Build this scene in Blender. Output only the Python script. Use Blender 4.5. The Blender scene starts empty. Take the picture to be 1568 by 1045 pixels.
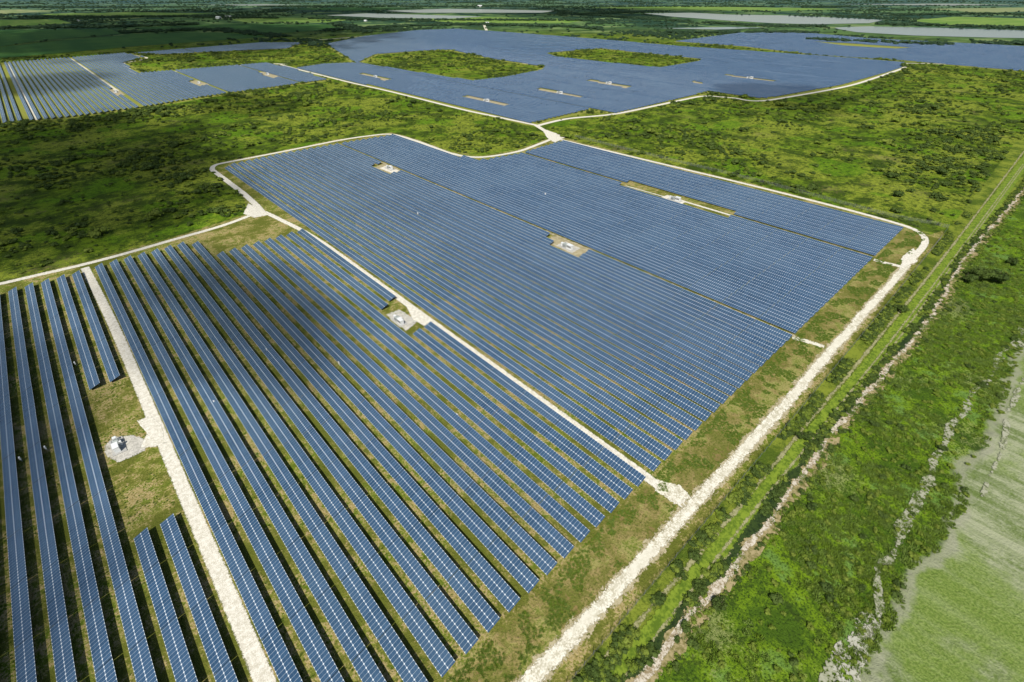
import bpy, bmesh, math, random
import numpy as np
from mathutils import Vector, Matrix, noise as mnoise
random.seed(7); rng=np.random.default_rng(7)
sc=bpy.context.scene
H=120.0
F=720.0; CX,CY=784.0,522.5
TH=math.atan(539.5/F); YAW=math.radians(42.66)
ct,st=math.cos(TH),math.sin(TH); cy_,sy_=math.cos(YAW),math.sin(YAW)
# survey: aerial plate measurement -> metres on the flat ground (X across rows, Y along rows)
def P(x,y):
    u=x-CX; v=y-CY
    Z=F*st+v*ct; Y=F*ct-v*st
    X=u/Z*H; Y=Y/Z*H
    return (cy_*X+sy_*Y, -sy_*X+cy_*Y)
def PP(l): return [P(*p) for p in l]

# ------------------------------------------------------------------ helpers
class G:
    def __init__(s,name):
        s.m=bpy.data.materials.new(name); s.m.use_nodes=True; s.nt=s.m.node_tree
        s.b=s.nt.nodes['Principled BSDF']; s.out=s.nt.nodes['Material Output']
        s.b.inputs['Roughness'].default_value=0.9
        s.b.inputs['Specular IOR Level'].default_value=0.15
        s.pos=s.nt.nodes.new('ShaderNodeNewGeometry').outputs['Position']
    def set(s,sock,v):
        if isinstance(v,bpy.types.NodeSocket): s.nt.links.new(v,sock)
        elif isinstance(v,(tuple,list)) and len(v)==3 and sock.type=='RGBA': sock.default_value=(*v,1)
        else: sock.default_value=v
    def n(s,t): return s.nt.nodes.new(t)
    def noise(s,scale,detail=3,rough=.55,vec=None,dist=0):
        n=s.n('ShaderNodeTexNoise'); s.set(n.inputs['Vector'],vec or s.pos)
        n.inputs['Scale'].default_value=scale; n.inputs['Detail'].default_value=detail
        n.inputs['Roughness'].default_value=rough; n.inputs['Distortion'].default_value=dist
        return n.outputs['Fac']
    def math(s,op,a,b=0,clamp=False):
        n=s.n('ShaderNodeMath'); n.operation=op; n.use_clamp=clamp
        s.set(n.inputs[0],a); s.set(n.inputs[1],b); return n.outputs[0]
    def mix(s,f,a,b):
        n=s.n('ShaderNodeMix'); n.data_type='RGBA'
        s.set(n.inputs[0],f); s.set(n.inputs[6],a); s.set(n.inputs[7],b); return n.outputs[2]
    def smooth(s,x,lo,hi):
        n=s.n('ShaderNodeMapRange'); n.interpolation_type='SMOOTHSTEP'
        s.set(n.inputs['Value'],x); n.inputs['From Min'].default_value=lo; n.inputs['From Max'].default_value=hi
        return n.outputs['Result']
    def attr(s,name):
        n=s.n('ShaderNodeAttribute'); n.attribute_name=name; return n.outputs['Fac']
    def vscale(s,v,sx,sy,sz=1,rot=0):
        n=s.n('ShaderNodeMapping'); s.set(n.inputs['Vector'],v)
        n.inputs['Scale'].default_value=(sx,sy,sz); n.inputs['Rotation'].default_value=(0,0,rot); return n.outputs[0]
    def bump(s,h,strength=.5,dist=.3):
        n=s.n('ShaderNodeBump'); s.set(n.inputs['Height'],h); n.inputs['Strength'].default_value=strength
        n.inputs['Distance'].default_value=dist; s.nt.links.new(n.outputs[0],s.b.inputs['Normal'])
    def color(s,c): s.set(s.b.inputs['Base Color'],c)
    def alpha(s,a): s.set(s.b.inputs['Alpha'],a)

def obj(name,me,parent=None,mat=None):
    o=bpy.data.objects.new(name,me); sc.collection.objects.link(o)
    if parent: o.parent=parent
    if mat is not None and me is not None: me.materials.append(mat)
    return o
def mesh(name,v,f):
    me=bpy.data.meshes.new(name); me.from_pydata(v,[],f); me.update(); return me
def plain(name,c,rough=.6,metal=0,var=.15,scale=2):
    g=G(name); n=g.noise(scale)
    g.color(g.mix(n,tuple(x*(1-var) for x in c),tuple(min(1,x*(1+var)) for x in c)))
    g.b.inputs['Roughness'].default_value=rough; g.b.inputs['Metallic'].default_value=metal
    return g.m
def inpoly(poly,X,Y):
    X=np.asarray(X,float);Y=np.asarray(Y,float); r=np.zeros(X.shape,bool); n=len(poly)
    for i in range(n):
        x1,y1=poly[i];x2,y2=poly[(i+1)%n]
        if y1==y2: continue
        c=((y1>Y)!=(y2>Y))&(X<(x2-x1)*(Y-y1)/(y2-y1)+x1); r^=c
    return r
def segdist(pts,X,Y,closed=True):
    d=np.full(X.shape,1e18); n=len(pts)
    for i in range(n if closed else n-1):
        x1,y1=pts[i];x2,y2=pts[(i+1)%n]; dx,dy=x2-x1,y2-y1; L=dx*dx+dy*dy+1e-9
        t=np.clip(((X-x1)*dx+(Y-y1)*dy)/L,0,1)
        d=np.minimum(d,(X-x1-t*dx)**2+(Y-y1-t*dy)**2)
    return np.sqrt(d)
def sdf(poly,X,Y):
    d=segdist(poly,X,Y); return np.where(inpoly(poly,X,Y),d,-d)

# ------------------------------------------------------------------ layout polygons
END=.3125*H
XL,XM,XC,XG,XE=-.117*H,.7646*H,1.6686*H,2.581*H,3.06*H
farm_poly=[(-1.3*H,.155*H)]+PP([(-260,480),(0,434),(125,402),(270,362),(388,325),(366,296),(318,257),(345,247),(430,231),(515,214),(600,203),(640,214),(690,232),(735,238),(790,230),(852,208),(1000,246),(1150,281),(1300,320),(1395,347),(1420,362)])+[(3.27*H,.155*H)]
F0=PP([(-120,112),(0,97),(120,88),(190,82),(222,88),(188,97),(212,113),(300,106),(410,97),(455,108),(500,123),(320,148),(200,168),(110,180),(40,187),(-120,200)])
F0b=PP([(205,82),(400,66),(465,66),(440,75),(330,80),(250,84)])
F1=PP([(455,105),(495,99),(545,97),(500,68),(560,56),(640,47),(700,45),(800,52),(950,64),(1040,72),(1160,80),(1300,90),(1385,97),(1378,106),(1288,131),(1172,152),(1085,140),(1062,147),(945,174),(905,168),(812,190),(700,163),(600,139),(530,124)])
PA=PP([(548,97),(575,84),(640,79),(690,77),(750,90),(835,103),(830,108),(770,120),(722,125),(640,112),(560,99)])
PB=PP([(835,82),(920,75),(1075,91),(1070,95),(1010,105),(930,97),(850,88)])
F2=PP([(1035,64),(1150,49),(1200,48),(1330,60),(1568,72),(1700,78),(1700,118),(1568,110),(1390,94),(1250,85),(1140,72)])
F2h=PP([(1240,64),(1300,67),(1400,74),(1370,76),(1290,71)])
field_poly=PP([(1640,440),(1568,530),(1548,580),(1528,650),(1500,700),(1468,722),(1482,765),(1440,840),(1395,875),(1390,920),(1340,1000),(1325,1080)])+[(110,-90),(400,-200),(700,-60)]
bank=PP([(900,1130),(985,1035),(1050,950),(1110,885),(1180,795),(1250,700),(1290,645),(1330,600),(1380,540),(1430,478),(1475,400),(1530,335),(1568,290),(1640,205)])
marsh_poly=bank+[(900,-60),(900,-400),(-100,-400)]
corr_poly=[(-200,.155*H),(-200,8)]+bank+[(700,.19*H),(3.3*H,.155*H)]
dry_poly=[(-60,.215*H),(3.1*H,.215*H),(3.1*H,.31*H),(-60,.31*H)]
cuts={ 'a':PP([(583,477),(607,464),(664,497),(632,513)]),
 'b':PP([(572,257),(588,251),(618,262),(602,268)]),
 'c':PP([(833,369),(852,360),(908,383),(886,396)]),
 'd':PP([(950,285),(962,280),(1124,328),(1113,336)])}
wa0=P(185,582)[1]; wa1=P(262,790)[1]
cuts['w']=[(-30,wa1-2),(-14,wa1-2),(-14,wa0),(-30,wa0)]
fcuts=[PP(q) for q in [[(705,150),(718,147),(782,161),(772,164)],[(818,138),(828,136),(895,149),(885,152)],[(895,125),(905,123),(968,134),(958,137)],
   [(1055,127),(1063,125),(1080,129),(1072,131)],[(1105,117),(1112,115),(1190,125),(1182,127)],[(548,115),(556,113),(600,123),(590,125)],[(288,126),(300,123),(322,130),(308,133)],[(165,138),(180,136),(192,146),(178,148)],[(392,112),(402,110),(430,118),(420,121)]]]

# ------------------------------------------------------------------ ground
def axis(lo,hi,step,far,g=1.09):
    a=list(np.arange(lo,hi+.1,step)); s=step
    while a[-1]<far: s*=g; a.append(a[-1]+s)
    s=step; b=[a[0]]
    while b[-1]>-far: s*=g; b.append(b[-1]-s)
    return np.array(b[:0:-1]+a)
ax=axis(-90,700,3,32000); ay=axis(-90,760,3,32000)
GX,GY=np.meshgrid(ax,ay); nx,ny=len(ax),len(ay)
co=np.zeros((nx*ny,3),np.float32); co[:,0]=GX.ravel(); co[:,1]=GY.ravel()
me=bpy.data.meshes.new('ground'); ii=np.arange(nx*ny).reshape(ny,nx)
q=np.stack([ii[:-1,:-1],ii[:-1,1:],ii[1:,1:],ii[1:,:-1]],-1).reshape(-1,4)
me.vertices.add(nx*ny); me.vertices.foreach_set('co',co.ravel())
me.loops.add(q.size); me.loops.foreach_set('vertex_index',q.ravel().astype(np.int32))
me.polygons.add(len(q)); me.polygons.foreach_set('loop_start',np.arange(0,q.size,4,dtype=np.int32)); me.polygons.foreach_set('loop_total',np.full(len(q),4,np.int32))
me.update(calc_edges=True)
X,Y=co[:,0].astype(float),co[:,1].astype(float)
def put(name,arr):
    a=me.attributes.new(name,'FLOAT','POINT'); a.data.foreach_set('value',np.clip(arr,-400,400).astype(np.float32))
put('farm',sdf(farm_poly,X,Y)); 
ff=np.maximum.reduce([sdf(F0,X,Y),sdf(F0b,X,Y),np.minimum(sdf(F1,X,Y),np.minimum(-sdf(PA,X,Y),-sdf(PB,X,Y))),sdf(F2,X,Y)])
put('ffarm',ff+8)
put('marsh',sdf(marsh_poly,X,Y)); put('corr',sdf(corr_poly,X,Y)); put('field',sdf(field_poly,X,Y)); put('dry',sdf(dry_poly,X,Y))
g=G('ground_mat')
n1=g.noise(.012,4,.6); n2=g.noise(.06,4,.62); n3=g.noise(.35,4,.7); n4=g.noise(1.6,3,.7); n5=g.noise(.02,3,.5,vec=g.vscale(g.pos,1,1.0,1,.5))
n6=g.noise(.17,5,.75)
def blend(a,b,w): return g.math('ADD',g.math('MULTIPLY',a,w),g.math('MULTIPLY',b,1-w))
fine=blend(n3,n4,.55); mid=blend(n2,fine,.55); big=blend(n1,mid,.5)
# scrub
scr=g.mix(g.smooth(mid,.45,.56),(.040,.068,.008),(.125,.195,.012))
scr=g.mix(g.smooth(big,.475,.56),scr,g.mix(g.smooth(fine,.42,.58),(.105,.145,.016),(.27,.31,.035)))
scr=g.mix(g.math('MULTIPLY',g.smooth(n5,.54,.62),.7),scr,g.mix(g.smooth(fine,.4,.6),(.06,.14,.007),(.14,.26,.011)))
scr=g.mix(g.math('MULTIPLY',g.smooth(blend(n5,fine,.5),.44,.37),.65),scr,(.21,.18,.07))
scr=g.mix(g.math('MULTIPLY',g.smooth(blend(n6,n4,.75),.49,.42),.75),scr,(.026,.045,.008))
# far country
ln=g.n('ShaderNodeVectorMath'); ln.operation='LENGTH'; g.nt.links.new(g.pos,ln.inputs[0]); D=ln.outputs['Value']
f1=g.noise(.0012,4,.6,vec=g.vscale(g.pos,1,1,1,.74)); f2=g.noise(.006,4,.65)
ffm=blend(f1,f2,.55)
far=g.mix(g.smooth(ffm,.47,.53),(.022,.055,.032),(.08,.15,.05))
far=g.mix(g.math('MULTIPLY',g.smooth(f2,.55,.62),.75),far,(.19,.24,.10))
far=g.mix(g.math('MULTIPLY',g.smooth(D,2500,9000),.45),far,(.055,.105,.13))  # aerial haze painted in: land colour turns bluish with distance
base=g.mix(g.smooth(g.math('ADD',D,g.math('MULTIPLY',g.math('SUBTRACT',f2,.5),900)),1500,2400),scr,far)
# mown grass in farm
fg=g.mix(g.smooth(mid,.44,.56),(.12,.135,.022),(.27,.245,.065))
fg=g.mix(g.smooth(blend(n1,n2,.35),.47,.56),fg,g.mix(g.smooth(fine,.42,.58),(.10,.15,.013),(.22,.27,.025)))
fg=g.mix(g.math('MULTIPLY',g.smooth(blend(fine,n2,.6),.495,.56),.85),fg,g.mix(g.smooth(n4,.4,.6),(.30,.22,.085),(.45,.34,.18)))
fg=g.mix(g.math('MULTIPLY',g.smooth(n4,.42,.34),.6),fg,(.07,.08,.015))
def mask(name,amp=5,w=.6): 
    return g.smooth(g.math('ADD',g.attr(name),g.math('MULTIPLY',g.math('SUBTRACT',mid,.5),amp*2)),-w,w)
base=g.mix(mask('farm',1.5),base,fg)
base=g.mix(mask('ffarm',6,2),base,g.mix(fine,(.17,.19,.03),(.30,.31,.07)))
dryc=g.mix(g.smooth(mid,.43,.56),(.13,.15,.026),(.27,.21,.08))
dryc=g.mix(g.math('MULTIPLY',g.smooth(n4,.46,.36),.7),dryc,(.08,.09,.02))
dryc=g.mix(g.math('MULTIPLY',g.smooth(n2,.52,.58),.7),dryc,g.mix(g.smooth(fine,.42,.56),(.14,.20,.025),(.30,.30,.09)))
dryc=g.mix(g.math('MULTIPLY',g.smooth(blend(n2,n3,.5),.45,.39),.7),dryc,(.30,.19,.09))
base=g.mix(g.math('MULTIPLY',mask('dry',3,2),.85),base,dryc)
cor=g.mix(g.smooth(mid,.44,.56),(.07,.11,.013),(.20,.24,.03))
base=g.mix(mask('corr',1.2),base,cor)
mar=g.mix(g.smooth(mid,.44,.56),(.055,.105,.010),(.155,.25,.012))
mar=g.mix(g.math('MULTIPLY',g.smooth(n2,.54,.62),.5),mar,g.mix(g.smooth(fine,.42,.58),(.05,.12,.04),(.13,.24,.09)))
mar=g.mix(g.math('MULTIPLY',g.smooth(blend(n5,fine,.6),.52,.59),.65),mar,g.mix(g.smooth(n4,.4,.6),(.14,.16,.05),(.28,.28,.13)))
mar=g.mix(g.math('MULTIPLY',g.smooth(n4,.47,.38),.8),mar,(.020,.040,.008))
mar=g.mix(g.math('MULTIPLY',g.smooth(n6,.47,.40),.75),mar,(.032,.055,.010))
base=g.mix(mask('marsh',1.5),base,mar)
st_=g.noise(.12,4,.6,vec=g.vscale(g.pos,1,.12,1,.28)); st2=g.noise(.5,3,.6,vec=g.vscale(g.pos,1,.06,1,.28))
fc=g.mix(g.smooth(blend(st_,fine,.6),.42,.57),(.13,.18,.05),(.34,.36,.22))
fc=g.mix(g.math('MULTIPLY',g.smooth(st2,.5,.6),.4),fc,(.12,.17,.045))
fc=g.mix(g.math('MULTIPLY',g.smooth(blend(n1,n2,.6),.49,.57),.75),fc,g.mix(g.smooth(n4,.4,.6),(.12,.19,.03),(.21,.28,.06)))
base=g.mix(mask('field',2),base,fc)
base=g.mix(g.math('MULTIPLY',g.smooth(g.math('ABSOLUTE',g.math('ADD',g.attr('field'),g.math('MULTIPLY',g.math('SUBTRACT',n2,.5),14))),2.5,.5),.7),base,(.31,.31,.22))
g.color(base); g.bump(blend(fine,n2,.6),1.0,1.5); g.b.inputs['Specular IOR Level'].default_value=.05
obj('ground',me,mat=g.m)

# ------------------------------------------------------------------ strips / sheets
zc=[.02]
def smoothline(pts,step=4):
    out=[]; n=len(pts)
    for i in range(n-1):
        p0=Vector(pts[max(i-1,0)]);p1=Vector(pts[i]);p2=Vector(pts[i+1]);p3=Vector(pts[min(i+2,n-1)])
        L=(p2-p1).length; k=max(1,min(60,int(L/step)))
        m=min(L,(p1-p0).length or L)/L if i>0 else 1; m2=min(L,(p3-p2).length or L)/L
        t1=(p2-p0)*.5*m; t2=(p3-p1)*.5*m2
        for j in range(k):
            t=j/k; out.append((2*t**3-3*t*t+1)*p1+(t**3-2*t*t+t)*t1+(-2*t**3+3*t*t)*p2+(t**3-t*t)*t2)
    out.append(Vector(pts[-1])); return out
def strip(name,pts,width,mat,z=None,step=4,jit=.0,parent=None,wob=0):
    if z is None: z=zc[0]; zc[0]+=.004
    L=smoothline(pts,step); v=[];f=[];ed=[]
    for i,p in enumerate(L):
        a=L[max(i-1,0)];b=L[min(i+1,len(L)-1)]; t=(b-a).normalized(); nrm=Vector((-t.y,t.x))
        w=width/2*(1+random.uniform(-jit,jit)); p=p+nrm*wob*mnoise.noise(Vector((p.x*.06,p.y*.06,3)))
        for k in (-1,0,1):
            q_=p+nrm*w*k; v.append((q_.x,q_.y,z)); ed.append(w if k==0 else 0)
    for i in range(len(L)-1):
        a=i*3
        f+= [(a,a+3,a+4,a+1),(a+1,a+4,a+5,a+2)]
    m_=mesh(name,v,f); at=m_.attributes.new('ed','FLOAT','POINT'); at.data.foreach_set('value',ed)
    if m_.polygons[0].normal.z<0: m_.flip_normals()
    return obj(name,m_,mat=mat,parent=parent)
def sheet(name,poly,mat,z=None,jit=0,step=3,edmax=6,parent=None):
    if z is None: z=zc[0]; zc[0]+=.004
    pts=[]
    n=len(poly)
    for i in range(n):
        a=Vector(poly[i]);b=Vector(poly[(i+1)%n]); k=max(1,min(30,int((b-a).length/step)))
        for j in range(k):
            p=a.lerp(b,j/k); pts.append((p.x+random.uniform(-jit,jit),p.y+random.uniform(-jit,jit)))
    c=Vector((sum(p[0] for p in pts)/len(pts),sum(p[1] for p in pts)/len(pts)))
    v=[(p[0],p[1],z) for p in pts]
    if edmax:
        v.append((c.x,c.y,z)); m=len(pts); f=[(i,(i+1)%m,m) for i in range(m)]; ed=[0]*m+[edmax]
    else: f=[tuple(range(len(pts)))]; ed=[5]*len(pts)
    m_=mesh(name,v,f); at=m_.attributes.new('ed','FLOAT','POINT'); at.data.foreach_set('value',ed)
    if m_.polygons[0].normal.z<0: m_.flip_normals()
    return obj(name,m_,mat=mat,parent=parent)
def ragged(name,c1,c2,rag=1.2,scale=.7,c3=None,hole=0,low=0):
    g=G(name); a=g.noise(scale,4,.7); b=g.noise(scale*4,3,.7); c=g.noise(.05,3,.6)
    mx=g.math('ADD',g.math('MULTIPLY',a,.6),g.math('MULTIPLY',b,.4))
    col=g.mix(g.smooth(mx,.40,.60),c1,c2)
    if c3: col=g.mix(g.math('MULTIPLY',g.smooth(c,.45,.6),.7),col,c3)
    g.color(col)
    e=g.math('ADD',g.attr('ed'),g.math('MULTIPLY',g.math('SUBTRACT',mx,.56),rag*4))
    if low: e=g.math('ADD',e,g.math('MULTIPLY',g.math('SUBTRACT',g.noise(.09,4,.65),.5),low*4))
    al=g.smooth(e,-.15,.3)
    if hole: al=g.math('MULTIPLY',al,g.smooth(mx,hole-.03,hole+.03))
    g.alpha(al); g.bump(mx,.5,.1); return g.m
road_m=ragged('limestone_road',(.54,.50,.40),(.78,.74,.64),.45,.8)
per_m=ragged('worn_limestone',(.46,.42,.30),(.78,.74,.62),1.0,.5,c3=(.68,.64,.52))
farr_m=ragged('far_road',(.55,.51,.38),(.66,.62,.50),.3,.3)
pad_m=ragged('gravel_pad',(.38,.36,.31),(.58,.55,.48),.9,.6)
sand_m=ragged('sandy_verge',(.28,.24,.13),(.44,.38,.24),1.6,.35)
track_m=ragged('worn_track',(.20,.20,.08),(.33,.31,.16),.7,.5)
mown_m=ragged('mown_strip',(.085,.14,.012),(.19,.26,.025),.8,.3)
dark_m=ragged('ditch_dark',(.014,.028,.008),(.035,.06,.013),1.3,.4)
bank_m=ragged('dry_bank',(.26,.20,.11),(.60,.54,.44),1.1,.5,low=1.0)
tan_m=ragged('dry_reeds',(.17,.15,.05),(.36,.29,.15),1.6,.3,low=1.6)
rill_m=ragged('dry_rill_m',(.16,.18,.08),(.36,.36,.26),1.1,.3,hole=.46,low=1.4)

strip('limestone_road',[(XL,.2*H),(XL,wa1+6),(XL,wa1+14)]+[(XL,2.0*H)]+PP([(130,410)]),4.0,road_m,step=5)
strip('limestone_road',[(XM,.2*H),(XM,1.2*H),(XM,2.2*H)]+PP([(432,338),(398,322)]),3.5,road_m)
strip('limestone_road',PP([(-120,462),(0,435),(60,421),(125,406),(190,389),(270,366),(340,346),(394,326)]),3.8,road_m)
strip('limestone_road',PP([(402,326),(393,315),(372,296),(338,270),(325,260),(330,253),(352,248),(430,233),(515,216),(560,209),(600,206),(640,217),(690,235),(735,241),(790,233),(825,221),(850,211)]),4.4,road_m)
strip('limestone_road',PP([(850,212),(838,203),(822,193),(812,190),(755,178),(700,166),(600,141),(530,125),(455,106),(425,98)]),5.5,road_m)
strip('limestone_road',PP([(822,193),(870,182),(940,175),(1000,163),(1072,148),(1120,150),(1175,154),(1290,134),(1345,118),(1385,104)]),6,road_m)
strip('limestone_road',PP([(850,212),(1000,248),(1150,284),(1300,322),(1385,346),(1410,358),(1417,368),(1412,380),(1396,397)]),3.8,road_m)
perl=PP([(1400,393),(1345,456),(1250,563),(1215,605),(1130,700),(1050,785),(960,885),(820,1035),(700,1170)])
strip('sandy_verge',perl,5.6,sand_m,step=3,jit=.2)
strip('perimeter_road',perl,3.7,per_m,step=3,jit=.1,wob=.5)
strip('limestone_road',PP([(1338,398),(1356,403),(1378,408)]),3.4,road_m)
strip('limestone_road',PP([(1213,517),(1235,523),(1262,531)]),3.0,per_m)
for q_ in [[(1005,735),(1045,744),(1060,762),(1032,770),(1005,752)],[(380,312),(400,318),(412,330),(388,334),(372,328)],[(828,196),(868,210),(850,219),(838,212)],[(1380,395),(1400,380),(1405,400),(1378,415)]]:
    sheet('road_junction',PP(q_),per_m if q_[0][0]==1005 else road_m,jit=.5,edmax=5)
sheet('gravel_pad',PP([(160,684),(172,668),(205,666),(222,672),(225,690),(180,710),(163,702)]),pad_m,jit=.3,edmax=6)
sheet('gravel_pad',PP([(210,645),(232,636),(246,652),(256,680),(240,684),(215,688),(226,664)]),road_m,jit=.4,edmax=5)
sheet('gravel_pad',PP([(590,482),(612,474),(640,492),(622,508)]),pad_m,jit=.3,edmax=6)
sheet('gravel_pad',PP([(618,462),(634,468),(664,492),(650,500),(632,490)]),road_m,jit=.3,edmax=5)
sheet('sandy_clearing',cuts['c'],sand_m,edmax=14,jit=.3); sheet('gravel_pad',PP([(850,376),(866,370),(890,381),(876,389)]),pad_m,edmax=6)
sheet('sandy_clearing',cuts['b'],sand_m,edmax=14); sheet('gravel_pad',PP([(580,258),(592,254),(612,262),(602,266)]),road_m,edmax=6)
sheet('gravel_pad',PP([(1012,302),(1022,299),(1052,309),(1043,314)]),road_m,edmax=6)
strip('limestone_road',PP([(958,285),(1018,302)]),1.6,road_m); strip('limestone_road',PP([(1048,309),(1118,330)]),2.6,road_m)
strip('sandy_verge',[(XC,END),(XC,2*H)]+PP([(520,222)]),2.4,sand_m); 
for c_ in fcuts: sheet('sandy_clearing',c_,sand_m,edmax=20)
for pl,w in [([(10,97),(30,130),(58,184)],5),([(108,90),(140,112),(180,140)],5),([(188,97),(200,108),(218,114),(300,107),(400,98),(440,99)],6),([(190,83),(225,89),(190,97)],6),
   ([(455,106),(495,99),(548,98),(600,106),(640,114),(720,126),(775,121),(832,108),(838,103),(800,97)],6),([(1075,91),(1072,96),(1010,106)],5),([(700,46),(820,54),(1000,70)],8),
   ([(1385,97),(1470,100),(1600,112)],7),([(1330,92),(1385,97),(1384,105)],7),([(1568,78),(1520,96)],9),([(480,62),(560,56)],8),([(1455,67),(1385,92)],8),([(740,36),(745,47)],10)]:
    strip('limestone_road',PP(pl),w,farr_m,step=15)
# corridor
strip('mown_strip',PP([(900,1110),(965,1035),(1130,820),(1270,645),(1380,505),(1480,370),(1568,250),(1640,150)]),8,mown_m)
for dx in (-9,9):
    strip('vehicle_track',PP([(905+dx,1110),(968+dx,1035),(1132+dx*.8,820),(1272+dx*.6,645),(1382+dx*.5,505),(1482+dx*.3,370),(1568+dx*.2,252)]),1.0,track_m)
strip('vehicle_track',PP([(850,1110),(905,1035),(1095,820),(1240,645),(1360,500),(1465,368),(1568,232)]),1.4,track_m,jit=.3)
strip('ditch',PP([(880,1130),(968,1035),(1034,950),(1095,885),(1166,795),(1238,700),(1280,645),(1322,600),(1373,540),(1424,478),(1470,400),(1525,335),(1568,285)]),3.2,dark_m,jit=.4,wob=1)
strip('dry_reeds',[(x+.6,y-.9) for x,y in bank],4.2,tan_m,step=3,jit=.35,wob=1.6)
strip('dry_bank',bank,2.1,bank_m,step=3,jit=.35,wob=1.6)
strip('dry_rill',PP([(1255,1060),(1290,985),(1340,940),(1348,880),(1390,800),(1415,745),(1440,690),(1500,600),(1568,500)]),2.6,rill_m,jit=.5,wob=3)
strip('dry_rill',PP([(1500,760),(1530,700),(1545,640),(1568,580)]),1.8,rill_m,jit=.5,wob=2)
sheet('dry_clearing',PP([(1275,1000),(1320,935),(1352,930),(1340,975),(1310,1045),(1280,1050)]),ragged('pale_marl',(.22,.22,.13),(.44,.43,.35),1.8,.3,hole=.5),jit=1,edmax=8)

# far fields & water
def fieldmat(n,a,b,rot,s=.02):
    g=G(n); x=g.noise(s,3,.5,vec=g.vscale(g.pos,1,.08,1,rot)); y=g.noise(.01,4,.6)
    g.color(g.mix(g.smooth(g.math('ADD',g.math('MULTIPLY',x,.5),g.math('MULTIPLY',y,.5)),.4,.6),a,b)); return g.m
fm1=fieldmat('crop_dark',(.025,.085,.016),(.045,.115,.02),.2); fm2=fieldmat('crop_bright',(.10,.20,.03),(.19,.27,.06),.9); fm3=fieldmat('pasture',(.16,.21,.08),(.24,.26,.12),.4)
nogrow=[]
for q_,m_ in [([(-100,52),(0,47),(170,45),(185,52),(60,62),(0,72),(-100,80)],fm1),([(-100,84),(60,66),(200,53),(330,50),(420,56),(200,72),(0,90),(-100,97)],fm1),([(200,43),(350,37),(500,38),(525,44),(420,52),(330,46),(230,48)],fm1),
   ([(-50,34),(0,31),(90,30),(110,36),(0,42),(-50,44)],fm2),([(350,30),(420,27),(540,30),(500,35),(380,35)],fm2),([(620,28),(720,26),(900,30),(870,36),(700,36)],fm2),([(1390,32),(1460,26),(1620,30),(1650,40),(1470,40)],fm2),
   ([(60,22),(200,19),(330,21),(240,25),(100,26)],fm2),([(900,12),(1050,10),(1300,14),(1200,17),(1000,16)],fm2),([(-80,18),(30,15),(90,17),(0,22)],fm3),([(420,14),(520,12),(640,13),(540,17)],fm1),([(1420,14),(1560,12),(1640,16),(1500,20)],fm3)]:
    sheet('crop_field',PP(q_),m_,z=.05+zc[0],edmax=0,step=60); zc[0]+=.02; nogrow.append(PP(q_))
g=G('water'); g.color((.14,.17,.18)); g.b.inputs['Roughness'].default_value=.10; g.b.inputs['Specular IOR Level'].default_value=.9
g.bump(g.noise(.3,2,.6),.04,.1); wm=g.m
for q_ in [[(985,21),(1060,20),(1120,23),(1200,24),(1290,28),(1352,31),(1330,36),(1245,38),(1180,36),(1100,31),(1030,26)],[(1275,43),(1330,41),(1430,43),(1568,47),(1640,49),(1640,60),(1500,58),(1400,55),(1310,50)],
   [(590,17),(680,14),(760,15),(850,17),(830,20),(720,20),(640,20)],[(500,24),(560,21),(640,23),(740,26),(690,29),(590,28)],[(1290,7),(1450,6),(1560,8),(1450,9)],[(300,8),(400,7),(470,8),(380,9)],[(1010,44),(1120,42),(1180,43),(1100,46)]]:
    sheet('lake',PP(q_),wm,z=.3+zc[0],edmax=0,step=60,jit=6); zc[0]+=.02
    y0=min(p[1] for p in q_); nogrow.append(PP([(x,y-1 if y<y0+4 else y+4) for x,y in q_])); nogrow.append(PP(q_))

# ------------------------------------------------------------------ solar arrays
def panelmat():
    g=G('solar_panel_glass')
    uv=g.n('ShaderNodeUVMap'); uv.uv_map='UVMap'; sp=g.n('ShaderNodeSeparateXYZ'); g.nt.links.new(uv.outputs[0],sp.inputs[0])
    u,v=sp.outputs[0],sp.outputs[1]
    def line(x,per,w):
        fr=g.math('FRACT',g.math('DIVIDE',x,per)); d=g.math('ABSOLUTE',g.math('SUBTRACT',fr,.5))
        return g.math('GREATER_THAN',d,.5-w/per/2)
    lu=line(u,1.0,.08); lv=line(v,2.0,.12); lh=line(v,1.0,.05)
    fr=g.math('MAXIMUM',lu,lv)
    dot=g.math('MULTIPLY',line(u,1.0,.30),line(v,2.0,.28))
    tr=g.attr('tr'); ob=g.math('FLOOR',u); wn=g.n('ShaderNodeTexWhiteNoise'); wn.noise_dimensions='2D'
    cb=g.n('ShaderNodeCombineXYZ'); g.set(cb.inputs[0],ob); g.set(cb.inputs[1],tr); g.nt.links.new(cb.outputs[0],wn.inputs['Vector'])
    c=g.mix(wn.outputs['Value'],(.016,.052,.108),(.030,.078,.150)); c=g.mix(tr,c,g.mix(.5,c,(.045,.095,.17)))
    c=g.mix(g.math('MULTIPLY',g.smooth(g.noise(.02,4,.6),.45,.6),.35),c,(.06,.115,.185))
    c=g.mix(g.math('MULTIPLY',lh,.4),c,(.14,.20,.28))
    c=g.mix(g.math('MULTIPLY',fr,.75),c,(.38,.44,.50)); c=g.mix(g.math('MULTIPLY',dot,.9),c,(.74,.78,.80))
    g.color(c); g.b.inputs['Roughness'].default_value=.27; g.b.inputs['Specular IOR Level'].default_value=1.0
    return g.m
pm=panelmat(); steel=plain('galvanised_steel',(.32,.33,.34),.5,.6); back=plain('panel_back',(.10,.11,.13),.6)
W=4.0; TILT=math.radians(20); hw=W/2*math.cos(TILT); zlo=.75; zhi=zlo+W*math.sin(TILT)
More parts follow.
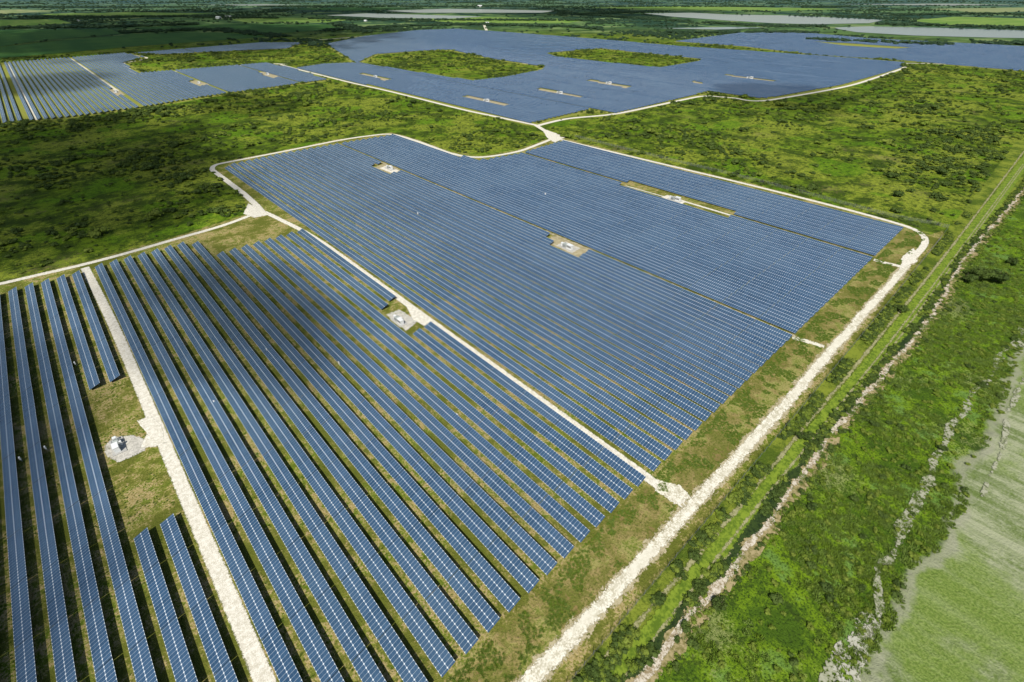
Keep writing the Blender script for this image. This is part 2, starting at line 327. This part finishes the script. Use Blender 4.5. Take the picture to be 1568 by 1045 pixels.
def crossings(poly,x):
    ys=[];n=len(poly)
    for i in range(n):
        x1,y1=poly[i];x2,y2=poly[(i+1)%n]
        if (x1>x)!=(x2>x): ys.append(y1+(x-x1)*(y2-y1)/(x2-x1))
    ys.sort(); return [(ys[i],ys[i+1]) for i in range(0,len(ys)-1,2)]
def subtract(iv,cut):
    out=[]
    for a,b in iv:
        segs=[(a,b)]
        for c,d in cut:
            ns=[]
            for s,e in segs:
                if d<=s or c>=e: ns.append((s,e)); continue
                if c>s: ns.append((s,c))
                if d<e: ns.append((d,e))
            segs=ns
        out+=segs
    return out
def array(name,poly,xs,holes=(),tl=18.0,posts=False,gap=.14):
    v=[];f=[];uvs=[];mi=[];tr=[]; pv=[];pf=[]
    for x in xs:
        iv=crossings(poly,x)
        for h in holes:
            iv=subtract(iv,crossings(h,x))
        for a,b in iv:
            k=math.floor(a/tl)
            while k*tl<b:
                s=max(a,k*tl+gap/2); e=min(b,(k+1)*tl-gap/2); k+=1
                if e-s<3: continue
                s=round(s); e=round(e)-gap
                t=TILT+random.gauss(0,.008); r=random.random(); dz=random.uniform(-.03,.03)
                cx,cz=x,(zlo+zhi)/2+dz; ex,ez=math.cos(t)*W/2,math.sin(t)*W/2; th=.06; nxn,nzn=math.sin(t)*th,-math.cos(t)*th
                i0=len(v)
                A=[(cx-ex,s,cz-ez),(cx+ex,s,cz+ez),(cx+ex,e,cz+ez),(cx-ex,e,cz-ez)]
                v+=A+[(p[0]+nxn,p[1],p[2]+nzn) for p in A]
                for fc in [(0,1,2,3),(7,6,5,4),(0,4,5,1),(1,5,6,2),(2,6,7,3),(3,7,4,0)]:
                    f.append(tuple(i0+j for j in fc)); top=fc==(0,1,2,3); mi.append(0 if top else 1); tr.append(r)
                    uvs+= [(s+.5,0),(s+.5,W),(e+.5,W),(e+.5,0)] if top else [(0.3,.3)]*4
                if posts:
                    yy=s+1.5
                    while yy<e:
                        for sx in (-1.0,1.1):
                            zt=cz+sx*math.tan(t)-.08; j=len(pv); h=.07
                            pv+=[(x+sx+a_*h,yy+b_*h,z_) for z_ in (-.1,zt) for a_,b_ in ((-1,-1),(1,-1),(1,1),(-1,1))]
                            pf+=[tuple(j+q for q in t_) for t_ in ((0,1,5,4),(1,2,6,5),(2,3,7,6),(3,0,4,7))]
                        yy+=3.5
    m_=mesh(name,v,f); uvl=m_.uv_layers.new(name='UVMap'); uvl.data.foreach_set('uv',np.array(uvs,np.float32).ravel())
    at=m_.attributes.new('tr','FLOAT','FACE'); at.data.foreach_set('value',tr)
    m_.materials.append(pm); m_.materials.append(back); m_.polygons.foreach_set('material_index',mi)
    o=obj(name,m_)
    if pv: obj('support_posts',mesh('support_posts',pv,pf),parent=o,mat=steel)
    return o
Npoly=[(XL+.5,END)]+[P(142,412),P(165,406),P(295,372),P(322,392),P(440,362)]+[(XM-.3,P(458,357)[1]),(XM-.3,END)]
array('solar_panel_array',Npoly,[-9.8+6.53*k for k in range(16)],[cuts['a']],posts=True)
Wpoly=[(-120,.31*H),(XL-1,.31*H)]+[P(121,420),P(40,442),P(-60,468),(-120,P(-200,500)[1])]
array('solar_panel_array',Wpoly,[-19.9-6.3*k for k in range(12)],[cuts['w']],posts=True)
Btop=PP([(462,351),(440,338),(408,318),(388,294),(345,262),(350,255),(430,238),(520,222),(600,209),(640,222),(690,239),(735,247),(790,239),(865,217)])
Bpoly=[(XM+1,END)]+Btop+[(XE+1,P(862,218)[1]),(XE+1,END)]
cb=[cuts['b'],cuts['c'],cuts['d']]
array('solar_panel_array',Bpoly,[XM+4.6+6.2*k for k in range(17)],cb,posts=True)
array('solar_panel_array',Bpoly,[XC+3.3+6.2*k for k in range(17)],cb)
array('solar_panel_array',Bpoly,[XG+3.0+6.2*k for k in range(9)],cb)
def farr(poly,holes,pitch=6.3):
    xs=[p[0] for p in poly]; a,b=min(xs),max(xs); L=[];x=a+3
    k=0
    while x<b:
        L.append(x); k+=1; x+=pitch if k%17 else pitch*1.6
    array('solar_panel_array',poly,L,holes,tl=36)
farr(F0,fcuts,6.4); farr(F0b,[]); farr(F1,[PA,PB]+fcuts,6.8); farr(F2,[F2h],6.8)

# ------------------------------------------------------------------ inverter stations, combiner boxes
white=plain('white_paint',(.72,.73,.72),.45); grey=plain('grey_paint',(.36,.38,.38),.5); green=plain('transformer_green',(.42,.45,.42),.5); conc=plain('concrete',(.42,.41,.38),.9); dk=plain('dark_vent',(.06,.06,.065),.6)
def boxes(name,bl,mat,parent,bev=.03):
    bm=bmesh.new()
    for (x,y,z,sx,sy,sz) in bl:
        r=bmesh.ops.create_cube(bm,size=1,matrix=Matrix.Translation((x,y,z+sz/2))@Matrix.Diagonal((sx,sy,sz,1)))
    if bev: bmesh.ops.bevel(bm,geom=bm.edges[:],offset=bev,segments=1,affect='EDGES')
    m_=bpy.data.meshes.new(name); bm.to_mesh(m_); bm.free(); return obj(name,m_,parent=parent,mat=mat)
def station(x,y,rot=0,s=1):
    e=bpy.data.objects.new('inverter_station',None); sc.collection.objects.link(e); e.location=(x,y,0); e.rotation_euler=(0,0,rot); e.scale=(s,s,s)
    boxes('concrete_pad',[(0,0,0.0,4.2,9.2,.35)],conc,e,0)
    boxes('inverter_cabinet',[(-.3,-2.2,.353,1.7,3.2,2.3),(-.3,-2.2,2.66,1.9,3.4,.08)],white,e)
    boxes('cabinet_vents',[(-1.17,-3.2+i*.7,1.2,.05,.45,1.0) for i in range(4)],dk,e,0)
    boxes('cabinet_doors',[(.565,-3.2+i*1.0,.5,.04,.9,2.0) for i in range(3)],grey,e,.01)
    boxes('transformer_tank',[(.1,1.4,.353,1.7,1.9,1.7),(.1,1.4,2.06,1.4,1.5,.1)],green,e)
    boxes('cooling_fins',[(-1.0,.7+i*.2,.55,.45,.05,1.3) for i in range(8)]+[(1.2,.7+i*.2,.55,.45,.05,1.3) for i in range(8)],grey,e,0)
    boxes('bushings',[(-.3+i*.4,1.4,2.165,.12,.12,.4) for i in range(3)],dk,e,0)
    boxes('switch_cabinet',[(0,3.4,.353,1.0,1.2,1.6),(0,3.4,1.956,1.15,1.35,.06)],white,e)
    boxes('auxiliary_cabinet',[(1.3,-.3,.353,.7,.8,1.8)],white,e)
for px,s in [((181,684),.9),((611,493),.95),((597,259),1.1),((868,380),1.1),((1033,307),1.1)]:
    x,y=P(*px); station(x,y,0,s)
for px in [(745,156),(857,144),(932,129),(1148,121),(575,119),(305,128),(178,142),(410,115)]:
    x,y=P(*px); station(x,y,0,1.3)
e=bpy.data.objects.new('combiner_boxes',None); sc.collection.objects.link(e)
cbx=[]
for px in [(36,706),(73,690),(130,556),(410,540),(640,330),(700,640),(520,560),(330,620),(835,300)]:
    x,y=P(*px); x=-19.9+2.6 +round((x+17.3)/6.3)*6.3 if x<XL else x; cbx+=[(x,y,.9,.35,.8,1.0),(x,y,0,.1,.1,.9)]
boxes('boxes',cbx,white,e,0)

# ------------------------------------------------------------------ fence
g=G('chain_link'); g.color((.22,.23,.22)); g.alpha(.22); fmesh=g.m
e=bpy.data.objects.new('chain_link_fence',None); sc.collection.objects.link(e)
fl=smoothline([(-60,.158*H),(0,.158*H),(1.5*H,.152*H),(3.05*H,.158*H),(3.24*H,.20*H),(3.2*H,.45*H)]+PP([(1150,276),(1000,240),(880,210)]),3)
v=[];f=[];pb=[]
for i,p in enumerate(fl):
    v+=[(p.x,p.y,0),(p.x,p.y,2.3)]
    if i: f.append((2*i-2,2*i,2*i+1,2*i-1))
    if p.x<500: pb.append((p.x,p.y,0,.09,.09,2.5))
obj('wire_mesh',mesh('wire_mesh',v,f),parent=e,mat=fmesh); boxes('fence_posts',pb,steel,e,0)

# ------------------------------------------------------------------ vegetation
def leafmat(name,c1,c2,c3):
    g=G(name); oi=g.n('ShaderNodeObjectInfo'); tc=g.n('ShaderNodeTexCoord')
    a=g.noise(3.5,3,.7,vec=tc.outputs['Object'])
    c=g.mix(g.smooth(a,.38,.62),c1,c2); c=g.mix(g.math('MULTIPLY',oi.outputs['Random'],.75),c,c3)
    g.color(c); g.b.inputs['Roughness'].default_value=.7; return g.m
lm=leafmat('shrub_leaves',(.028,.048,.010),(.062,.098,.017),(.082,.122,.022))
lm2=leafmat('bright_shrub_leaves',(.075,.118,.013),(.145,.20,.020),(.18,.22,.035))
rm=leafmat('reed_leaves',(.08,.13,.012),(.17,.26,.020),(.15,.22,.05))
fmt=leafmat('forest_leaves',(.018,.042,.020),(.036,.072,.032),(.048,.088,.045))  # distant tree greens tinted bluish, haze put into the leaf colour
bark=plain('bark',(.12,.09,.065),.9)
def foliage(name,seed,nl,leafs,ls,flat=.7,core=.78,spread=.5):
    r=random.Random(seed); v=[];f=[]
    L=[]
    for i in range(nl):
        a=r.uniform(0,6.28); d=spread*math.sqrt(r.random()); rad=r.uniform(.22,.42)
        L.append((Vector((math.cos(a)*d,math.sin(a)*d,flat*r.uniform(.3,.7))),rad))
    bm=bmesh.new()
    for c,rad in L:
        rr=bmesh.ops.create_icosphere(bm,subdivisions=2,radius=rad*core,matrix=Matrix.Translation(c)@Matrix.Diagonal((1,1,flat,1)))
        for vt in rr['verts']:
            k=1+.45*mnoise.noise(vt.co*5+Vector((seed,0,0))); vt.co=c+(vt.co-c)*k
    bm.to_mesh(me2:=bpy.data.meshes.new(name)); bm.free()
    v=[tuple(x.co) for x in me2.vertices]; f=[tuple(p.vertices) for p in me2.polygons]
    bpy.data.meshes.remove(me2)
    for i in range(leafs):
        c,rad=r.choice(L); d=Vector((r.gauss(0,1),r.gauss(0,1),abs(r.gauss(0,1))*.9+.05)).normalized()
        p=c+Vector((d.x,d.y,d.z*flat))*rad*r.uniform(.8,1.35)
        n=(d+Vector((r.gauss(0,.5),r.gauss(0,.5),r.gauss(0,.5)))).normalized(); t=n.orthogonal().normalized(); b=n.cross(t); an=r.uniform(0,6.28)
        t2=t*math.cos(an)+b*math.sin(an); b2=n.cross(t2); s=ls*r.uniform(.6,1.4); j=len(v)
        v+=[tuple(p-t2*s),tuple(p-b2*s*.55),tuple(p+t2*s),tuple(p+b2*s*.55)]; f.append((j,j+1,j+2,j+3))
    return mesh(name,v,f)
def tuft(name,seed,nb,hh=.7):
    r=random.Random(seed); v=[];f=[]
    for i in range(nb):
        a=r.uniform(0,6.28); d=.5*math.sqrt(r.random()); x,y=math.cos(a)*d,math.sin(a)*d; a2=r.uniform(0,6.28); w=.07
        h=hh*r.uniform(.5,1); lx,ly=r.gauss(0,.18),r.gauss(0,.18); j=len(v)
        v+=[(x-math.cos(a2)*w,y-math.sin(a2)*w,0),(x+math.cos(a2)*w,y+math.sin(a2)*w,0),(x+lx,y+ly,h)]; f.append((j,j+1,j+2))
    return mesh(name,v,f)
def instancer(name,protos,pts,mats):
    groups=[[] for _ in protos]
    for p in pts: groups[random.randrange(len(protos))].append(p)
    root=bpy.data.objects.new(name,None); sc.collection.objects.link(root)
    for k,gp in enumerate(groups):
        if not gp: continue
        v=[];f=[]
        for x,y,s in gp:
            a=random.uniform(0,6.28); j=len(v); h=s*.7071
            v+=[(x+math.cos(a+i*math.pi/2)*h,y+math.sin(a+i*math.pi/2)*h,-.02*s) for i in range(4)]; f.append((j,j+1,j+2,j+3))
        o=obj('scatter',mesh('scatter',v,f),parent=root)
        o.instance_type='FACES'; o.use_instance_faces_scale=True; o.show_instancer_for_render=False; o.show_instancer_for_viewport=False
        c=obj('clump',protos[k],parent=o)
        if not protos[k].materials: protos[k].materials.append(mats[k%len(mats)])
shr=[foliage('shrub',i,4+i%4,150,.085,.6) for i in range(6)]
keep_out=[farm_poly,F0,F0b,F2]
roadsets=[PP([(-120,462),(0,435),(125,406),(270,366),(394,326)]),PP([(850,212),(812,190),(700,166),(530,125),(425,98)]),PP([(822,193),(940,175),(1072,148),(1175,154),(1290,134),(1385,104)]),PP([(850,212),(1000,248),(1300,322),(1410,358)])]
def cl(x,y,s,o=0): return mnoise.noise(Vector((x*s,y*s,o)))+.5*mnoise.noise(Vector((x*s*2.7,y*s*2.7,o+5)))
def sample(n,r0,r1,power=1.0):
    u=rng.random(n); r=(r0**power+(r1**power-r0**power)*u)**(1/power)
    th=rng.uniform(-math.radians(50),math.radians(50),n)+(math.pi/2-YAW)
    return r*np.cos(th),r*np.sin(th)
def mask_out(x,y):
    k=np.ones(x.shape,bool)
    for p in keep_out: k&=~inpoly(p,x,y)
    k&=~(inpoly(F1,x,y)&~inpoly(PA,x,y)&~inpoly(PB,x,y))
    for r in roadsets: k&=segdist(r,x,y,False)>7
    return k
x,y=sample(200000,140,1600,1.5); k=mask_out(x,y)&(~inpoly(marsh_poly,x,y))&(~inpoly(corr_poly,x,y)); x,y=x[k],y[k]
pts=[];ptsb=[]
for a,b in zip(x,y):
    c=cl(a,b,.010)+.7*cl(a,b,.045,3)
    pr=max(.08,min(1,.24+c*.9))
    if random.random()<pr*.44:
        r=math.hypot(a,b)
        s=min(8,1.3+random.expovariate(1/1.0)+max(0,c)*1.6)*(1 if r<700 else 1.25)
        (pts if random.random()<.68 else ptsb).append((a,b,s))
instancer('shrub_thicket',[m.copy() for m in shr],pts,[lm]); instancer('scrub_brush',[m.copy() for m in shr],ptsb,[lm2])
tf=[tuft('tuft',i,60,.5) for i in range(3)]
x=rng.uniform(60,420,60000); y=rng.uniform(-110,25,60000); k=inpoly(marsh_poly,x,y)&~inpoly(field_poly,x,y); x,y=x[k],y[k]
rp=[];sp_=[];br=[]
for a,b in zip(x,y):
    c=cl(a,b,.03,9)+.5*cl(a,b,.1,2)
    if random.random()<.3+c: rp.append((a,b,random.uniform(.8,2.0)))
    if random.random()<.008+max(0,c-.25)*.07: sp_.append((a,b,random.uniform(.8,2.6)))
    if random.random()<.06+max(0,c)*.08: br.append((a,b,random.uniform(.6,1.6)))
instancer('reed_bed',tf,rp,[rm]); 
for i in range(len(bank)-1):
    A,B=Vector(bank[i]),Vector(bank[i+1]); L=(B-A).length; n=(B-A).normalized(); nn=Vector((-n.y,n.x))
    for j in range(int(L*2.0)):
        p=A.lerp(B,random.random())+nn*random.gauss(2.4,.7)
        if cl(p.x,p.y,.06,4)>-.15: (sp_ if random.random()<.7 else br).append((p.x,p.y,random.uniform(.7,2.3)))
    for j in range(int(L*.7)):
        p=A.lerp(B,random.random())-nn*random.gauss(2.6,1.0)
        (sp_ if random.random()<.4 else br).append((p.x,p.y,random.uniform(.6,1.8)))
for j in range(2100):
    a=random.uniform(30,430); b=random.uniform(14.4,17.4)
    if cl(a,b,.05,7)>-.1: (sp_ if random.random()<.6 else br).append((a,b,random.uniform(.7,2.3)))
instancer('ditch_brush',[m.copy() for m in shr[:3]],sp_,[lm]); instancer('wetland_brush',[m.copy() for m in shr[3:]],br,[lm2])
# loose tussocks on the mown land (fine relief, clear of the roads)
tu=[]
x=rng.uniform(-75,400,26000); y=rng.uniform(25,37,26000)
pr_=segdist(perl,x,y,False); k=pr_>3; x,y=x[k],y[k]
for a,b in zip(x,y):
    if cl(a,b,.12,6)>.0: tu.append((a,b,random.uniform(.3,.8)))
x=rng.uniform(-75,92,26000); y=rng.uniform(37,300,26000)
k=(np.abs(x-XL)>3)&(np.abs(x-XM)>3)&inpoly(farm_poly,x,y); x,y=x[k],y[k]
for a,b in zip(x,y):
    if cl(a,b,.08,8)>.1: tu.append((a,b,random.uniform(.25,.6)))
gm=leafmat('tussock_grass',(.10,.12,.02),(.24,.23,.06),(.15,.20,.03))
instancer('tussock_grass',[m.copy() for m in tf],tu,[gm])
x,y=sample(60000,1500,9000,.55); k=mask_out(x,y)
for p in nogrow: k&=~inpoly(p,x,y)
x,y=x[k],y[k]; dp=[]
for a,b in zip(x,y):
    c=cl(a,b,.0022,11)+.5*cl(a,b,.01,3); r=math.hypot(a,b)
    if c>.2 or random.random()<.05: dp.append((a,b,random.uniform(4,8)*(1+r/7000)))
for pl in [[(-60,45),(180,42),(300,38)],[(190,51),(330,47),(430,57)],[(510,47),(620,41),(745,38)],[(745,39),(870,42),(1010,50),(1240,51)],[(300,27),(600,31),(900,32)],[(0,27),(200,27),(340,25)],[(860,21),(1000,30),(1150,40),(1260,41)],[(1350,38),(1470,41),(1640,46)],[(1370,24),(1500,22),(1640,25)],[(400,11),(800,11),(1300,11)],[(0,12),(300,12)],[(900,22),(975,20)],[(500,33),(560,50)],[(1250,62),(1400,68),(1568,68)]]:
    L=smoothline(PP(pl),14)
    for p in L:
        for q_ in range(4):
            if mnoise.noise(Vector((p.x*.004,p.y*.004,2)))>-.35: dp.append((p.x+random.gauss(0,14),p.y+random.gauss(0,14),random.uniform(7,13)*(1+p.length/9000)))
instancer('distant_trees',[m.copy() for m in shr[:4]],dp,[fmt])
print('counts',len(pts),len(ptsb),len(rp),len(sp_),len(br),len(dp),len(tu))
def tree(x,y,h,seed):
    r=random.Random(seed); v=[];f=[]
    def limb(p0,p1,r0,r1,n=6):
        d=(p1-p0).normalized(); t=d.orthogonal().normalized(); b=d.cross(t); j=len(v)
        for p,rr in ((p0,r0),(p1,r1)):
            for i in range(n):
                a=i*6.283/n; q=p+t*math.cos(a)*rr+b*math.sin(a)*rr; v.append(tuple(q))
        for i in range(n): f.append((j+i,j+(i+1)%n,j+n+(i+1)%n,j+n+i))
    e=bpy.data.objects.new('tree',None); sc.collection.objects.link(e); e.location=(x,y,0); e.rotation_euler=(0,0,r.uniform(0,6))
    limb(Vector((0,0,-.2)),Vector((.1,0,h*.4)),.05*h,.03*h)
    for i in range(6):
        a=i*1.05+r.random(); limb(Vector((.1,0,h*.36)),Vector((math.cos(a)*h*.3,math.sin(a)*h*.3,h*r.uniform(.55,.75))),.025*h,.01*h)
    obj('trunk',mesh('trunk',v,f),parent=e,mat=bark)
    c=obj('crown',foliage('crown',seed+50,12,900,.055,.85,.7,.6),parent=e,mat=lm); c.scale=(h*.8,h*.8,h*.8); c.location=(0,0,h*.12)
for i,(px,h) in enumerate([((1497,428),8),((1524,432),7.5),((1478,432),6),((1098,930),3),((1072,905),2.5),((1228,672),3.2),((1380,478),4),((1322,150),6),((330,160),8),((318,158),7),((1545,405),4.5),((1375,475),3.5),((1505,268),5)]):
    a,b=P(*px); tree(a,b,h,i)

def barn(x,y,s,rot):
    e=bpy.data.objects.new('barn',None); sc.collection.objects.link(e); e.location=(x,y,0); e.rotation_euler=(0,0,rot)
    boxes('walls',[(0,0,0,10*s,22*s,5*s)],white,e,0)
    v=[(-5.5*s,-11.5*s,5*s),(5.5*s,-11.5*s,5*s),(0,-11.5*s,8*s),(-5.5*s,11.5*s,5*s),(5.5*s,11.5*s,5*s),(0,11.5*s,8*s)]
    obj('roof',mesh('roof',v,[(0,1,2),(3,5,4),(0,2,5,3),(1,4,5,2),(0,3,4,1)]),parent=e,mat=white)
    boxes('door',[(0,-11.05*s,.02,4*s,.1,4*s)],dk,e,0); boxes('windows',[(5.02*s,-8*s+i*4*s,2*s,.1,1.5*s,1.2*s) for i in range(5)],dk,e,0)
for px,s,r in [((335,29),1.3,.3),((350,28),1.2,1.2),((735,11),1.6,.5),((560,33),.7,.2),((745,37),.9,1),((120,33),.7,.4)]:
    a,b=P(*px); barn(a,b,s,r)

# ------------------------------------------------------------------ light, clouds, camera
S=Vector((-.50,-.36,.79)).normalized()
EL=math.asin(S.z); AZ=math.atan2(S.x,S.y)
sun=bpy.data.lights.new('sun','SUN'); sun.energy=5.0; sun.angle=math.radians(.5); sun.color=(1,.965,.89)
so=bpy.data.objects.new('sun',sun); sc.collection.objects.link(so); so.rotation_euler=S.to_track_quat('Z','Y').to_euler(); so.location=(0,0,900)
w=bpy.data.worlds.new('World'); sc.world=w; w.use_nodes=True; nt=w.node_tree
sky=nt.nodes.new('ShaderNodeTexSky'); sky.sky_type='NISHITA'; sky.sun_disc=False; sky.sun_elevation=EL; sky.sun_rotation=AZ%(2*math.pi)
bg=nt.nodes['Background']; nt.links.new(sky.outputs[0],bg.inputs[0]); bg.inputs[1].default_value=.08
g=G('cloud_vapour'); a=g.noise(.012,5,.6); 
d=g.smooth(g.math('ADD',g.attr('ed'),g.math('MULTIPLY',g.math('SUBTRACT',a,.5),1.6)),.02,.42)
g.color((.85,.86,.88)); g.alpha(g.math('MULTIPLY',d,.5)); cm=g.m
def cloud(gx,gy,rx,ry,rot,h=650,layers=3):
    cx,cy=gx+S.x/S.z*h,gy+S.y/S.z*h; v=[];f=[];ed=[]
    for l in range(layers):
        j=len(v); v.append((cx,cy,h+l*25)); ed.append(1)
        nr,na=8,40
        for i in range(1,nr+1):
            for k in range(na):
                t=k/na*2*math.pi; x=math.cos(t)*rx*i/nr; y=math.sin(t)*ry*i/nr
                X_=x*math.cos(rot)-y*math.sin(rot); Y_=x*math.sin(rot)+y*math.cos(rot)
                v.append((cx+X_,cy+Y_,h+l*25+12*mnoise.noise(Vector((X_*.02,Y_*.02,l))))); ed.append(1-i/nr)
        for k in range(na): f.append((j,j+1+k,j+1+(k+1)%na))
        for i in range(nr-1):
            for k in range(na):
                a_=j+1+i*na+k; b_=j+1+i*na+(k+1)%na; f.append((a_,a_+na,b_+na,b_))
    m_=mesh('cloud',v,f); at=m_.attributes.new('ed','FLOAT','POINT'); at.data.foreach_set('value',ed)
    obj('cloud',m_,mat=cm)
cloud(-.15*H,4.6*H,1.15*H,2.3*H,0)
cloud(.14*H,1.85*H,.27*H,.85*H,.28)
cloud(-.62*H,1.5*H,.36*H,1.3*H,0,layers=2)
cloud(.2*H,9.3*H,.9*H,1.2*H,0)
cloud(3.2*H,17*H,6*H,7*H,.3)
cloud(9*H,30*H,14*H,10*H,.3,layers=2)
cloud(1.7*H,5.9*H,.6*H,.9*H,.3,layers=1)
cloud(6.4*H,2.4*H,1.2*H,.9*H,.4,layers=1)
cloud(25*H,20*H,9*H,8*H,.3,layers=2)

cam=bpy.data.cameras.new('camera'); cam.sensor_width=36; cam.lens=F/1568*36; cam.clip_end=60000; cam.clip_start=1
co_=bpy.data.objects.new('camera',cam); sc.collection.objects.link(co_); co_.location=(0,0,H)
co_.rotation_euler=(math.pi/2-TH,0,-YAW); sc.camera=co_
sc.view_settings.view_transform='Standard'; sc.view_settings.look='None'; sc.view_settings.exposure=0
